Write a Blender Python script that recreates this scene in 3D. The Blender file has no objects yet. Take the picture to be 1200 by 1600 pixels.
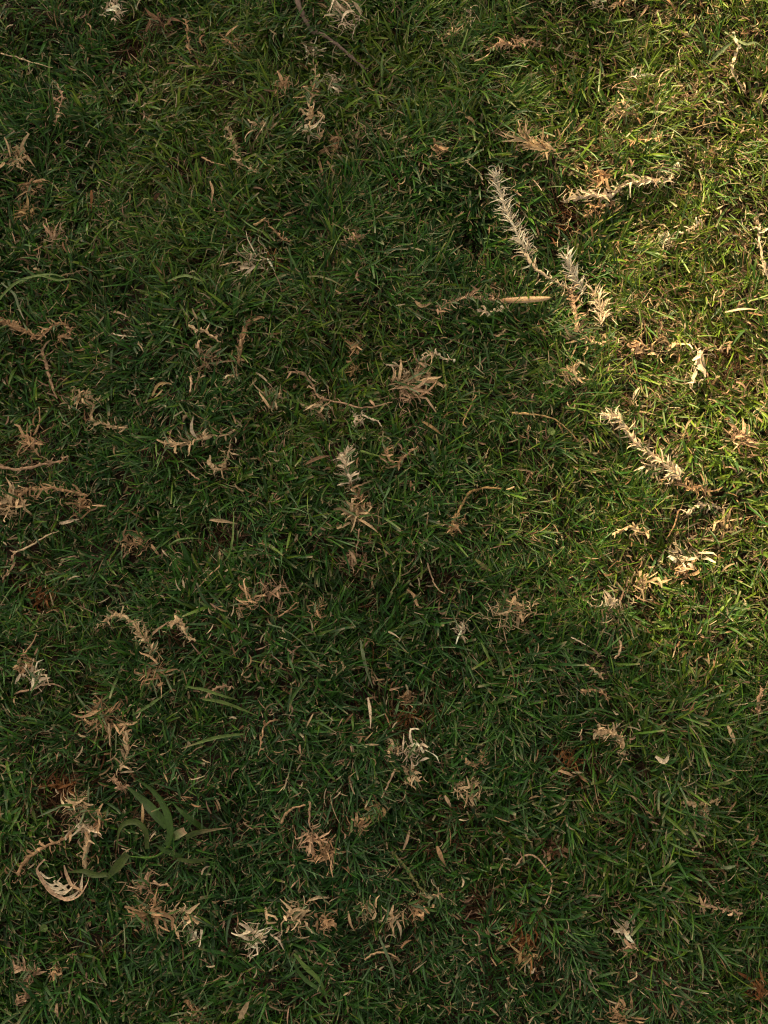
import bpy, math, random
import numpy as np
from mathutils import Vector, Matrix

random.seed(7)
rng = np.random.default_rng(7)
R = math.radians
scene = bpy.context.scene
col = scene.collection

# ------------------------------------------------------------------ camera
TILT = R(10)                       # camera leans a little away from straight down
DIST = 0.95                        # metres from lens to lawn along the axis
VFOV = 2 * math.atan(0.5 / DIST)
cam_d = bpy.data.cameras.new('camera')
cam = bpy.data.objects.new('camera', cam_d)
col.objects.link(cam)
cam.location = (0, -DIST * math.sin(TILT), DIST * math.cos(TILT) + 0.015)
cam.rotation_euler = (TILT, 0, 0)
cam_d.sensor_fit = 'VERTICAL'
cam_d.angle = VFOV
cam_d.clip_start = 0.02
cam_d.clip_end = 200
scene.camera = cam

# ------------------------------------------------------------------ light
SUN_EL = R(33)
SUN_AZ = R(118)                    # mathematical angle in the xy plane, towards the sun
sun_dir = np.array([math.cos(SUN_EL) * math.cos(SUN_AZ), math.cos(SUN_EL) * math.sin(SUN_AZ), math.sin(SUN_EL)])
w = bpy.data.worlds.new('World')
scene.world = w
w.use_nodes = True
nt = w.node_tree
bg = nt.nodes['Background']
sky = nt.nodes.new('ShaderNodeTexSky')
sky.sky_type = 'NISHITA'
sky.sun_disc = False
sky.sun_elevation = SUN_EL
sky.sun_rotation = math.pi / 2 - SUN_AZ
sky.dust_density = 3.0
hs = nt.nodes.new('ShaderNodeHueSaturation')       # sky saturation cut for neutral fill, in place of white balance
hs.inputs['Saturation'].default_value = 0.2
nt.links.new(sky.outputs[0], hs.inputs['Color'])
tint = nt.nodes.new('ShaderNodeVectorMath'); tint.operation = 'MULTIPLY'
tint.inputs[1].default_value = (1.13, .99, .78)
nt.links.new(hs.outputs[0], tint.inputs[0])
nt.links.new(tint.outputs[0], bg.inputs['Color'])
bg.inputs['Strength'].default_value = 0.08
sd = bpy.data.lights.new('sun', 'SUN')
sd.energy = 5.0
sd.angle = R(0.6)
sd.color = (1.0, 0.78, 0.42)
so = bpy.data.objects.new('sun', sd)
col.objects.link(so)
so.rotation_euler = Vector(-sun_dir).to_track_quat('-Z', 'Y').to_euler()
scene.view_settings.view_transform = 'Standard'
scene.view_settings.look = 'None'
scene.view_settings.gamma = 1
scene.view_settings.use_curve_mapping = False
scene.view_settings.exposure = 1.42
scene.cycles.max_bounces = 5
scene.cycles.diffuse_bounces = 2
scene.cycles.filter_width = 1.15

# ------------------------------------------------------------------ fields
def vnoise(x, y, scale, seed):
    g = np.random.default_rng(seed).random((64, 64))
    u, v = np.asarray(x) / scale + 17.3, np.asarray(y) / scale + 29.1
    i, j = np.floor(u).astype(int), np.floor(v).astype(int)
    fu, fv = u - i, v - j
    fu, fv = fu * fu * (3 - 2 * fu), fv * fv * (3 - 2 * fv)
    a, b = g[i % 64, j % 64], g[(i + 1) % 64, j % 64]
    c, d = g[i % 64, (j + 1) % 64], g[(i + 1) % 64, (j + 1) % 64]
    return (a * (1 - fu) + b * fu) * (1 - fv) + (c * (1 - fu) + d * fu) * fv

cloc = np.array(cam.location)
cx_, sx_ = math.cos(TILT), math.sin(TILT)
def pix_ray(px, py):
    h = math.tan(VFOV / 2)
    x, y = (np.asarray(px, float) / 1200 - .5) * 2 * h * .75, (.5 - np.asarray(py, float) / 1600) * 2 * h
    return x, y * cx_ + sx_, y * sx_ - cx_
def at(px, py, z=0.0):
    dx, dy, dz = pix_ray(px, py)
    t = (z - cloc[2]) / dz
    return cloc[0] + dx * t, cloc[1] + dy * t

# brown hollows where the turf is thin: x, y, radius, depth (photograph pixels, turned into metres)
HOLLOWS = [(640, 1118, 34, 1), (705, 1065, 24, .8), (885, 1190, 38, .9), (822, 1475, 36, .9), (72, 930, 26, 1), (100, 1232, 36, .9),
           (432, 412, 26, 1), (345, 855, 28, .8), (560, 905, 36, .8), (660, 905, 26, .7), (960, 1280, 34, .8), (1090, 1345, 34, .7),
           (745, 1415, 22, .7), (40, 700, 22, .5), (925, 240, 32, 1.0), (870, 345, 30, .8), (380, 205, 24, 1), (460, 300, 24, .8),
           (205, 75, 26, .5), (370, 170, 26, .7), (850, 1330, 30, .7), (1040, 565, 26, .7), (1130, 560, 34, .9), (1130, 815, 34, .9),
           (520, 1265, 30, .5), (255, 1250, 26, .7), (90, 620, 24, .6), (1010, 945, 22, .6), (280, 1010, 26, .6), (150, 1090, 26, .5), (690, 1290, 40, .6)]
HW = [(*at(a, b), r * 0.00063, d) for a, b, r, d in HOLLOWS]
def hollow(x, y):
    s = np.zeros_like(np.asarray(x, float))
    for hx, hy, r, d in HW:
        s = np.maximum(s, d * np.exp(-((x - hx) ** 2 + (y - hy) ** 2) / (r * r * 1.1)))
    return s
def window(x, y):
    f = np.clip((0.54 - np.abs(x)) / 0.1, 0, 1) * np.clip((0.72 - np.abs(y)) / 0.1, 0, 1)
    return f
def H(x, y):
    n = (vnoise(x, y, .13, 1) - .5) * .022 + (vnoise(x, y, .055, 2) - .5) * .020 + (vnoise(x, y, .024, 3) - .5) * .010
    return (n - hollow(x, y) * .008) * window(x, y)
def canopy(x, y):
    return .013 + .006 * vnoise(x, y, .06, 5)
def ztop(x, y):
    return H(x, y) + canopy(x, y)

def to_world(px, py, dz=0.0):
    x, y = at(px, py, .01)
    for _ in range(3):
        z = float(ztop(x, y)) + dz
        x, y = at(px, py, z)
    return np.array([x, y, z])

# ------------------------------------------------------------------ materials
def blade_material(name, rough, spec, trans, var):
    m = bpy.data.materials.new(name)
    m.use_nodes = True
    n, l = m.node_tree.nodes, m.node_tree.links
    p = n['Principled BSDF']
    at_ = n.new('ShaderNodeAttribute'); at_.attribute_name = 'Col'
    tc = n.new('ShaderNodeTexCoord')
    no = n.new('ShaderNodeTexNoise'); no.inputs['Scale'].default_value = 420; no.inputs['Detail'].default_value = 3
    l.new(tc.outputs['Object'], no.inputs['Vector'])
    mr = n.new('ShaderNodeMapRange')
    mr.inputs['From Min'].default_value = .3; mr.inputs['From Max'].default_value = .7
    mr.inputs['To Min'].default_value = 1 - var; mr.inputs['To Max'].default_value = 1 + var
    l.new(no.outputs['Fac'], mr.inputs['Value'])
    mx = n.new('ShaderNodeVectorMath'); mx.operation = 'SCALE'
    l.new(at_.outputs['Color'], mx.inputs[0]); l.new(mr.outputs[0], mx.inputs['Scale'])
    l.new(mx.outputs[0], p.inputs['Base Color'])
    p.inputs['Roughness'].default_value = rough
    p.inputs['Specular IOR Level'].default_value = spec
    tr = n.new('ShaderNodeBsdfTranslucent'); l.new(mx.outputs[0], tr.inputs['Color'])
    ms = n.new('ShaderNodeMixShader'); ms.inputs[0].default_value = trans
    l.new(p.outputs[0], ms.inputs[1]); l.new(tr.outputs[0], ms.inputs[2])
    l.new(ms.outputs[0], n['Material Output'].inputs['Surface'])
    return m
M_GREEN = blade_material('living_grass', .42, .32, .28, .25)
M_DRY = blade_material('dry_grass', .75, .15, .22, .30)
M_STEM = blade_material('woody_stem', .8, .15, 0.0, .35)

ms = bpy.data.materials.new('soil'); ms.use_nodes = True
n, l = ms.node_tree.nodes, ms.node_tree.links
no = n.new('ShaderNodeTexNoise'); no.inputs['Scale'].default_value = 160; no.inputs['Detail'].default_value = 6
cr = n.new('ShaderNodeValToRGB')
cr.color_ramp.elements[0].position = .35; cr.color_ramp.elements[0].color = (.018, .010, .006, 1)
cr.color_ramp.elements[1].position = .7; cr.color_ramp.elements[1].color = (.05, .024, .012, 1)
tc = n.new('ShaderNodeTexCoord'); l.new(tc.outputs['Object'], no.inputs['Vector'])
l.new(no.outputs['Fac'], cr.inputs[0]); l.new(cr.outputs[0], n['Principled BSDF'].inputs['Base Color'])
n['Principled BSDF'].inputs['Roughness'].default_value = .95
bp = n.new('ShaderNodeBump'); bp.inputs['Strength'].default_value = .8; bp.inputs['Distance'].default_value = .003
l.new(no.outputs['Fac'], bp.inputs['Height']); l.new(bp.outputs[0], n['Principled BSDF'].inputs['Normal'])
M_SOIL = ms

# ------------------------------------------------------------------ mesh helpers
def mesh_np(name, V, F, C=None, mat=None, quads=True):
    me = bpy.data.meshes.new(name)
    V = np.asarray(V, np.float32); F = np.asarray(F, np.int32)
    k = F.shape[1]
    me.vertices.add(len(V)); me.vertices.foreach_set('co', V.ravel())
    me.loops.add(F.size); me.loops.foreach_set('vertex_index', F.ravel())
    me.polygons.add(len(F)); me.polygons.foreach_set('loop_start', np.arange(0, F.size, k, dtype=np.int32))
    me.update(calc_edges=True)
    me.polygons.foreach_set('use_smooth', np.ones(len(F), bool))
    if C is not None:
        a = me.color_attributes.new('Col', 'FLOAT_COLOR', 'POINT')
        a.data.foreach_set('color', np.concatenate([C, np.ones((len(C), 1))], 1).astype(np.float32).ravel())
    if mat: me.materials.append(mat)
    return me
def link(name, me, parent=None, kind=None):
    o = bpy.data.objects.new(name, me)
    col.objects.link(o)
    if parent: o.parent = parent
    if kind: o['kind'] = kind
    return o

def many_blades(P, az, el, L, W, bend, curl, roll, twist, c0, c1, S, keel, tipw, tip_from=.75):
    """ribbons grown from P; every argument is an array over blades. Returns V, F, C."""
    N = len(P)
    t = np.linspace(0, 1, S + 1)
    e = el[:, None] - bend[:, None] * t ** 1.2
    a = az[:, None] + curl[:, None] * t
    d = np.stack([np.cos(e) * np.cos(a), np.cos(e) * np.sin(a), np.sin(e)], -1)
    step = (L / S)[:, None, None] * d
    pos = np.concatenate([np.zeros((N, 1, 3)), np.cumsum(step[:, :-1], 1)], 1) + P[:, None, :]
    s = np.stack([-np.sin(a), np.cos(a), np.zeros_like(a)], -1)
    nn = np.cross(d, s)
    r = roll[:, None] + twist[:, None] * t
    side = s * np.cos(r)[..., None] + nn * np.sin(r)[..., None]
    up = nn * np.cos(r)[..., None] - s * np.sin(r)[..., None]
    prof = np.minimum(1, .55 + 1.6 * t)[None, :] * (1 - (1 - tipw[:, None]) * np.clip((t[None] - .35) / .65, 0, 1) ** 1.7)
    hw = (W[:, None] * .5 * prof)[..., None]
    k = np.clip((t - tip_from) / (1 - tip_from), 0, 1)[None, :, None]
    C = c0[:, None, :] * (1 - k) + c1[:, None, :] * k
    if keel:
        V = np.stack([pos - side * hw, pos - up * hw * .35, pos + side * hw], 2)
        nv = 3
    else:
        V = np.stack([pos - side * hw, pos + side * hw], 2)
        nv = 2
    V = V.reshape(-1, 3)
    C = np.repeat(C[:, :, None, :], nv, 2).reshape(-1, 3)
    q = []
    for i in range(S):
        for j in range(nv - 1):
            b = i * nv + j
            q.append([b, b + 1, b + nv + 1, b + nv])
    F = (np.arange(N)[:, None, None] * ((S + 1) * nv) + np.array(q)[None]).reshape(-1, 4)
    return V, F, C

def mix(a, b, k):
    return a * (1 - k[:, None]) + b * k[:, None]

# ------------------------------------------------------------------ palettes (albedo)
PAL = {
    'straw': ((.50, .34, .19), (.62, .46, .28)), 'pale': (((.62, .47, .31)), (.74, .60, .44)),
    'silver': ((.55, .47, .36), (.78, .68, .54)), 'tan': ((.36, .21, .11), (.52, .34, .19)),
    'pink': ((.38, .23, .14), (.54, .37, .23)), 'rust': ((.13, .048, .017), (.27, .125, .045)),
    'gold': ((.34, .21, .09), (.48, .33, .16)), 'green': ((.030, .080, .014), (.065, .13, .022)),
    'lime': ((.10, .17, .035), (.17, .24, .06)), 'sage': ((.10, .15, .07), (.20, .24, .12)),
    'brown': ((.13, .07, .04), (.24, .14, .08)), 'olive': ((.16, .16, .055), (.27, .25, .10)),
    'twig': ((.16, .11, .09), (.30, .22, .17)),
}
def pal(name, k=None):
    a, b = PAL[name]
    k = random.random() if k is None else k
    return np.array([a[i] * (1 - k) + b[i] * k for i in range(3)])

# ------------------------------------------------------------------ catalogue of everything one can pick out of the lawn
# T = dry tuft (x, y, radius, leaves, palette, direction, spread, share of green leaves)
# R = dead creeping stem with leaves (points, leaf length, leaves, palette, stem width, green share, leaf angle)
# S = bare stalk (points, width, palette)      L = single leaf or blade (points, width, palette, tip palette)
ITEMS = []
def T(label, x, y, r, n, p='straw', d=None, sp=360, g=.15, w=3.2): ITEMS.append(('T', label, dict(x=x, y=y, r=r * (.9 if y > 1200 else 1), n=n, p=p, d=d, sp=sp, g=g, w=w)))
def Rn(label, pts, ll, n, p='straw', sw=3, g=.12, ang=(25, 75), w=3.0, sp=None, lift=0): ITEMS.append(('R', label, dict(pts=pts, ll=ll, n=n, p=p, sw=sw, g=g, ang=ang, w=w, stem=sp, lift=lift)))
def S(label, pts, sw, p='straw'): ITEMS.append(('S', label, dict(pts=pts, sw=sw, p=p)))
def L(label, pts, lw, p='straw', tip=None): ITEMS.append(('L', label, dict(pts=pts, lw=lw, p=p, tip=tip)))

# --- top left
T('straw coloured tuft fanning up to the top edge, left of the brown twig', 176, 16, 26, 12, 'pale', 20, 150)
T('dull brown flattened tuft just below the top edge, right of the straw fan', 252, 38, 26, 13, 'brown', None, 360, .1)
Rn('short upright string of pale dry scraps near the top edge', [(290, 30), (293, 55), (298, 84)], 12, 14, 'tan')
T('small pale tuft between the string of scraps and the brown twig', 366, 64, 24, 14, 'tan', -90, 220, .3)
S('thin dry stem running in from the left edge near the top', [(0, 83), (30, 91), (50, 97), (82, 106)], 3, 'straw')
Rn('upright pinkish dry shoot in dark grass near the upper left corner', [(88, 130), (97, 152), (90, 178), (88, 195)], 17, 16, 'pink', 3)
T('wide pale tuft against the left edge, above two small golden husks', 25, 247, 32, 26, 'straw', None, 360, .25)
T('greyish little tuft hanging below the wide pale tuft at the left edge', 52, 290, 20, 14, 'tan', -70, 160, .3)
T('golden curled husk by the left edge under the greyish little tuft', 42, 332, 20, 10, 'gold', 150, 140, .0)
T('V shaped pink dry sprout right of the golden curled husk', 80, 372, 24, 7, 'pink', 80, 120, 0)
L('reddish brown narrow leaf standing in green grass at upper left', [(143, 297), (145, 312), (143, 330)], 6, 'rust')
Rn('hooked pale clump curving round a dark hole in the upper left lawn', [(356, 196), (362, 215), (370, 232), (368, 248), (384, 260), (400, 268)], 15, 34, 'straw', 4, .3)
L('narrow tan leaf lying just below left of the hooked pale clump', [(328, 283), (333, 300), (330, 320)], 5, 'tan')
S('thin tan stem lying left of the narrow tan leaf', [(315, 245), (330, 253), (352, 258)], 3, 'tan')
L('buff oval leaf scrap in dark grass below the reddish brown leaf', [(240, 317), (246, 308), (250, 302)], 7, 'brown')
# --- top middle
Rn('brown woody twig coming down from the top edge', [(462, -6), (474, 26), (488, 50), (500, 52), (533, 75), (553, 92), (570, 108)], 9, 5, 'twig', 6.5, 0, sp='twig', lift=.0045)
T('bright straw fan spreading left at the top edge beside the twig', 541, 24, 40, 16, 'pale', 158, 100, .05, 3.6)
T('fluffy pale seed-like tuft below the brown twig', 489, 83, 17, 26, 'pale', None, 360, .1, 2.6)
T('little brown tuft left of the column of pale scraps under the twig', 443, 138, 20, 11, 'tan', None, 360, .1)
T('pale split husk right of the column of scraps under the twig', 520, 130, 24, 12, 'pale', -35, 110, .35)
T('small tan knot directly under the fluffy seed-like tuft', 490, 143, 17, 16, 'tan', None, 360, .3)
Rn('forked pale stems midway down the column of scraps', [(468, 168), (480, 180), (497, 181), (508, 180)], 16, 12, 'straw', 3)
T('pale tuft just under the forked pale stems', 484, 202, 24, 18, 'pale', None, 360, .3)
Rn('loose trail of straw running down between the knots under the twig', [(490, 98), (492, 122), (488, 150), (484, 172), (494, 200), (500, 222)], 22, 40, 'straw', 3, .35, (15, 80))
L('long dry blade, left one of three hanging below the column of scraps', [(497, 243), (501, 262), (508, 284)], 5.5, 'tan')
L('long dry blade, upper right one of three hanging below the column of scraps', [(506, 228), (513, 243), (526, 255)], 5.5, 'straw')
L('long dry blade, lower right one of three hanging below the column of scraps', [(510, 250), (516, 263), (526, 280)], 5, 'tan')
T('fluffy tan tuft at the lower end of the fanned row of tufts', 528, 229, 22, 22, 'tan', None, 360, .2, 2.6)
T('mixed green and tan tuft in the middle of the fanned row', 556, 216, 22, 18, 'straw', 30, 200, .4)
T('tan fan of dry leaves pointing up right at the end of the row', 578, 202, 28, 12, 'straw', 32, 70, .2)
T('tan and green tuft right of the hooked pale clump', 407, 200, 24, 22, 'straw', 70, 240, .4)
T('thin pinkish tuft alone in the grass left of the silvery sprig', 555, 376, 18, 9, 'pink', 110, 180, 0)
S('short golden stem left of a curled tan scrap in the upper middle', [(396, 352), (405, 348), (414, 341)], 5, 'gold')
Rn('curled tan scrap beside the short golden stem', [(422, 354), (432, 362), (440, 372), (452, 378)], 11, 9, 'tan', 3)
T('pale spray with green blades in the upper middle near the top', 704, 53, 22, 12, 'straw', -50, 160, .5)
Rn('thin cross shaped straw near the top edge right of the twig', [(736, 12), (735, 28), (736, 44)], 14, 5, 'pale', 3, 0, (60, 90))
Rn('pinkish ragged dead shoot near the top edge left of the sunlit grass', [(764, 78), (785, 66), (806, 72), (828, 64), (850, 72)], 19, 34, 'pink', 4, .05)
L('pale curled blade under the pinkish ragged shoot', [(741, 96), (756, 94), (766, 82)], 5, 'straw')
L('single tan leaf in green grass above the silvery sprig', [(726, 183), (735, 188), (743, 196)], 6, 'tan')
T('small tan forked scrap up left of the silvery sprig', 687, 234, 15, 7, 'tan', None, 360, 0)
# --- top right
T('tan tuft cut by the top edge, left one of two on the right', 934, 3, 15, 12, 'pale')
T('tan tuft cut by the top edge, wider one of two on the right', 976, 3, 20, 14, 'tan')
L('red brown pointed leaf under the wider tuft at the top edge', [(1012, 8), (1006, 20), (996, 32)], 5, 'pink')
L('broad dry leaf hanging from the top edge at right', [(1038, -2), (1047, 10), (1056, 24)], 8, 'tan')
T('bleached star shaped tuft with a thin tail in the upper right', 993, 122, 21, 17, 'pale', 60, 260, .1)
S('thin tan tail stem left of the bleached star shaped tuft', [(985, 127), (968, 130), (955, 139)], 3, 'tan')
S('hook shaped straw right of the bleached star shaped tuft', [(1046, 108), (1036, 114), (1030, 124), (1031, 136)], 3.5, 'straw')
Rn('white dangling seed head on a bent stalk in the upper right', [(1147, 60), (1153, 76), (1146, 95), (1143, 110), (1150, 124), (1158, 136), (1166, 146)], 15, 12, 'pale', 3.2, 0, (8, 25), 4)
Rn('grey bundle of matted straw above the dark hollow at upper right', [(812, 214), (830, 226), (850, 236), (868, 236)], 44, 70, 'straw', 4, .08, (3, 40), 2.6, lift=.003)
L('tan curved leaf at the right end of the matted grey bundle', [(900, 206), (908, 200), (918, 190)], 6, 'tan')
T('pale mixed tuft under the bleached star shaped tuft', 970, 170, 26, 22, 'straw', None, 360, .4)
Rn('flat brownish straw above the sunlit ridge of dead stems', [(984, 222), (1000, 219), (1020, 218), (1034, 214)], 17, 15, 'tan', 3)
Rn('long dead runner forming a sunlit ridge at right, right end turned up', [(895, 312), (925, 304), (953, 307), (973, 290), (1000, 284), (1030, 282), (1046, 278), (1060, 252)], 28, 70, 'pale', 6, .05, (5, 40), 3.4, lift=.0025)
T('tan twisted leaves above the left end of the sunlit ridge', 938, 276, 28, 16, 'tan', 150, 200, .05)
Rn('tan ragged stem beneath the left half of the sunlit ridge', [(912, 340), (930, 326), (948, 322), (966, 316)], 18, 22, 'tan', 4)
Rn('pale scraps in sunlight below the ridge, upper pair', [(1062, 366), (1078, 358), (1090, 350), (1097, 342)], 14, 13, 'pale', 3)
T('pale scraps in sunlight below the ridge, lower knot', 1042, 376, 18, 14, 'pale', None, 360, .2)
Rn('pale upright runner along the right edge in the sunlight', [(1180, 340), (1186, 352), (1187, 375), (1190, 400), (1196, 425), (1204, 440)], 20, 20, 'pale', 4.5, .1)
L('wide grey green blade left of the white dangling seed head', [(1106, 100), (1124, 84), (1146, 64)], 9, 'sage')
L('long pale green blade bending to the right edge near the top', [(1132, 50), (1162, 72), (1180, 70), (1204, 84)], 6, 'sage')
# --- silvery sprig
Rn('silvery bottlebrush sprig with fine needle leaves in the upper right', [(773, 272), (778, 292), (788, 322), (800, 350), (815, 378), (828, 394)], 24, 150, 'silver', 5, .04, (15, 85), 1.7, lift=.004)
Rn('dry twisted stem joining the silvery sprig to the second plume', [(820, 396), (830, 412), (848, 428), (866, 440), (890, 452)], 20, 26, 'pale', 5.5, .05, (20, 80), 2.2, lift=.004)
Rn('second bottlebrush plume, tan and grey, right of the silvery sprig', [(884, 402), (892, 424), (904, 446), (912, 458)], 23, 80, 'silver', 5, .0, (15, 75), 2.0, lift=.004)
Rn('golden lower plume under the second bottlebrush plume', [(926, 456), (936, 474), (940, 490), (938, 508)], 24, 70, 'pale', 4, .05, (15, 75), 2.3, lift=.004)
Rn('reddish stem going down from the join of both plumes', [(889, 452), (896, 470), (899, 495), (902, 520)], 19, 16, 'pink', 7, .0, (30, 80), 2.8, lift=.005)
T('spiky star tuft at the foot of the reddish stem', 900, 524, 30, 18, 'straw', None, 360, .35)
Rn('tan scraps trailing right from the spiky star tuft', [(915, 528), (936, 536), (957, 532), (975, 540)], 17, 26, 'straw', 3.5, .2)
S('straight green tan stalk slanting away from the golden lower plume', [(936, 500), (960, 514), (983, 533)], 4.5, 'olive')
S('short tan stalk continuing the line of the green tan stalk', [(992, 532), (1006, 540), (1017, 547)], 4, 'tan')
ITEMS.append(('POD', 'smooth tan pod shaped leaf lying below the silvery sprig', dict(pts=[(784, 468), (800, 469), (820, 468), (842, 467), (861, 465)], lw=10.5)))
Rn('green and tan leafy runner leading left from the pod shaped leaf', [(782, 467), (756, 468), (735, 464), (712, 470), (694, 476), (684, 490)], 20, 36, 'pink', 4, .4)
L('tan leaf pair left of the leafy runner, upper middle of the lawn', [(648, 470), (658, 480), (674, 474)], 7, 'tan')
Rn('golden curled scraps just below the leafy runner', [(746, 484), (760, 488), (776, 486), (788, 482)], 13, 16, 'pale', 3, .3)
T('tan tuft with a long pale tip below the golden plume', 888, 584, 25, 16, 'straw', 20, 220, .2)
L('pale pointed leaf left of the tuft with a long tip', [(845, 599), (856, 598), (868, 593)], 5, 'pale')
T('pink tan scrap right of the trailing scraps in half sun', 998, 546, 16, 12, 'pink', 120, 160, 0)
T('sunlit pinkish knot of dry leaves in the right of the lawn', 1042, 542, 26, 20, 'straw', 70, 200, .1)
Rn('two upright bleached blades in the sun at right', [(1083, 595), (1086, 578), (1089, 560), (1096, 546)], 26, 14, 'pale', 4, .25, (5, 35), 4)
Rn('pink grey scraps over the dark gap near the right edge', [(1112, 541), (1128, 546), (1146, 534)], 15, 17, 'pink', 3)
L('bright white green straw lying flat near the right edge', [(1133, 488), (1158, 485), (1184, 484)], 5, 'pale')
# --- left middle
T('pale star tuft with long thin arms, upper left middle', 392, 410, 34, 13, 'pale', None, 360, .05, 3.0)
S('pale thin arm pointing left from the star tuft', [(345, 415), (362, 411), (390, 409)], 3.5, 'straw')
T('rust orange fibres showing in a hole right of the star tuft', 430, 412, 20, 18, 'rust', None, 360, 0, 2.4)
Rn('fat matted dead bundle at the left edge, level with the pod', [(4, 502), (20, 510), (40, 518), (62, 526)], 17, 50, 'tan', 8, .1, (15, 60), 3.4)
Rn('looser tan bundle right of the fat matted bundle at the left edge', [(60, 530), (80, 512), (100, 506), (112, 522), (92, 528)], 18, 34, 'tan', 4, .25)
Rn('dead brown shoot with two side arms below the looser tan bundle', [(66, 546), (71, 566), (79, 596), (90, 624)], 25, 10, 'pink', 5, .1, (50, 85))
T('curled pale scrap right of the dead brown shoot', 124, 622, 17, 14, 'straw', None, 360, .3)
Rn('pale winding runner on the left with a beige knot at its end', [(137, 612), (146, 630), (143, 654), (162, 662), (182, 669), (200, 668)], 17, 24, 'straw', 4, .2)
T('tan rolled tuft low on the left above a long pale stem', 49, 690, 22, 20, 'tan', -120, 200, 0)
S('faint golden stem rising from the rolled tuft on the left', [(52, 680), (62, 660), (61, 636)], 3.5, 'tan')
Rn('long pale stem lying level at the left edge under the rolled tuft', [(0, 729), (30, 733), (62, 727), (92, 721), (106, 712)], 15, 9, 'pink', 4, 0)
T('big bleached tangle cut by the left edge at mid height', 10, 786, 36, 38, 'straw', None, 360, .15)
Rn('tan fibrous runner leaving the big tangle to the right', [(28, 776), (46, 764), (62, 766), (80, 762), (108, 768), (138, 774)], 20, 26, 'tan', 4.5, .1)
T('dull tan tuft under the tip of the fibrous runner', 132, 792, 20, 12, 'tan', None, 360, 0)
L('pale bladed stub lying flat, one of two near the long arching blades', [(174, 521), (190, 527), (214, 526)], 5, 'pale')
L('thinner pale stub above the flat one, left of centre', [(173, 487), (187, 490), (202, 496)], 4, 'straw')
Rn('thin pale zigzag sprig left of the tan thick stem', [(293, 508), (306, 516), (318, 516), (334, 528), (344, 536)], 16, 10, 'straw', 3.5)
Rn('thick tan twisted stem in the left centre', [(400, 498), (388, 504), (380, 520), (376, 544), (373, 568)], 18, 26, 'tan', 7, .15, (15, 60))
T('faded green and pink tuft left of the thick twisted stem', 325, 562, 26, 18, 'pink', 80, 200, .45)
T('small pale knot below the thick twisted stem', 361, 590, 16, 12, 'straw', -70, 200, .2)
L('curved tan leaf with orange fold, left of centre', [(238, 619), (250, 602), (268, 599)], 6, 'gold')
S('short pink upright stub right of the curved tan leaf', [(297, 588), (299, 600), (297, 613)], 4, 'pink')
Rn('pale branched runner with a bright upright tip, left centre', [(256, 692), (275, 694), (294, 692), (308, 686), (330, 683), (357, 679)], 23, 28, 'straw', 4, .3, (15, 70))
L('bright upright leaf tip on the pale branched runner', [(308, 686), (300, 672), (302, 650)], 6, 'pale')
Rn('curled U shaped dead stem with root-like ends, left centre', [(326, 720), (336, 733), (350, 730), (356, 712), (360, 694)], 18, 13, 'straw', 4.5, 0)
S('thin pink stem lying left of the U shaped dead stem', [(290, 732), (300, 742), (312, 750)], 3.5, 'pink')
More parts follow.
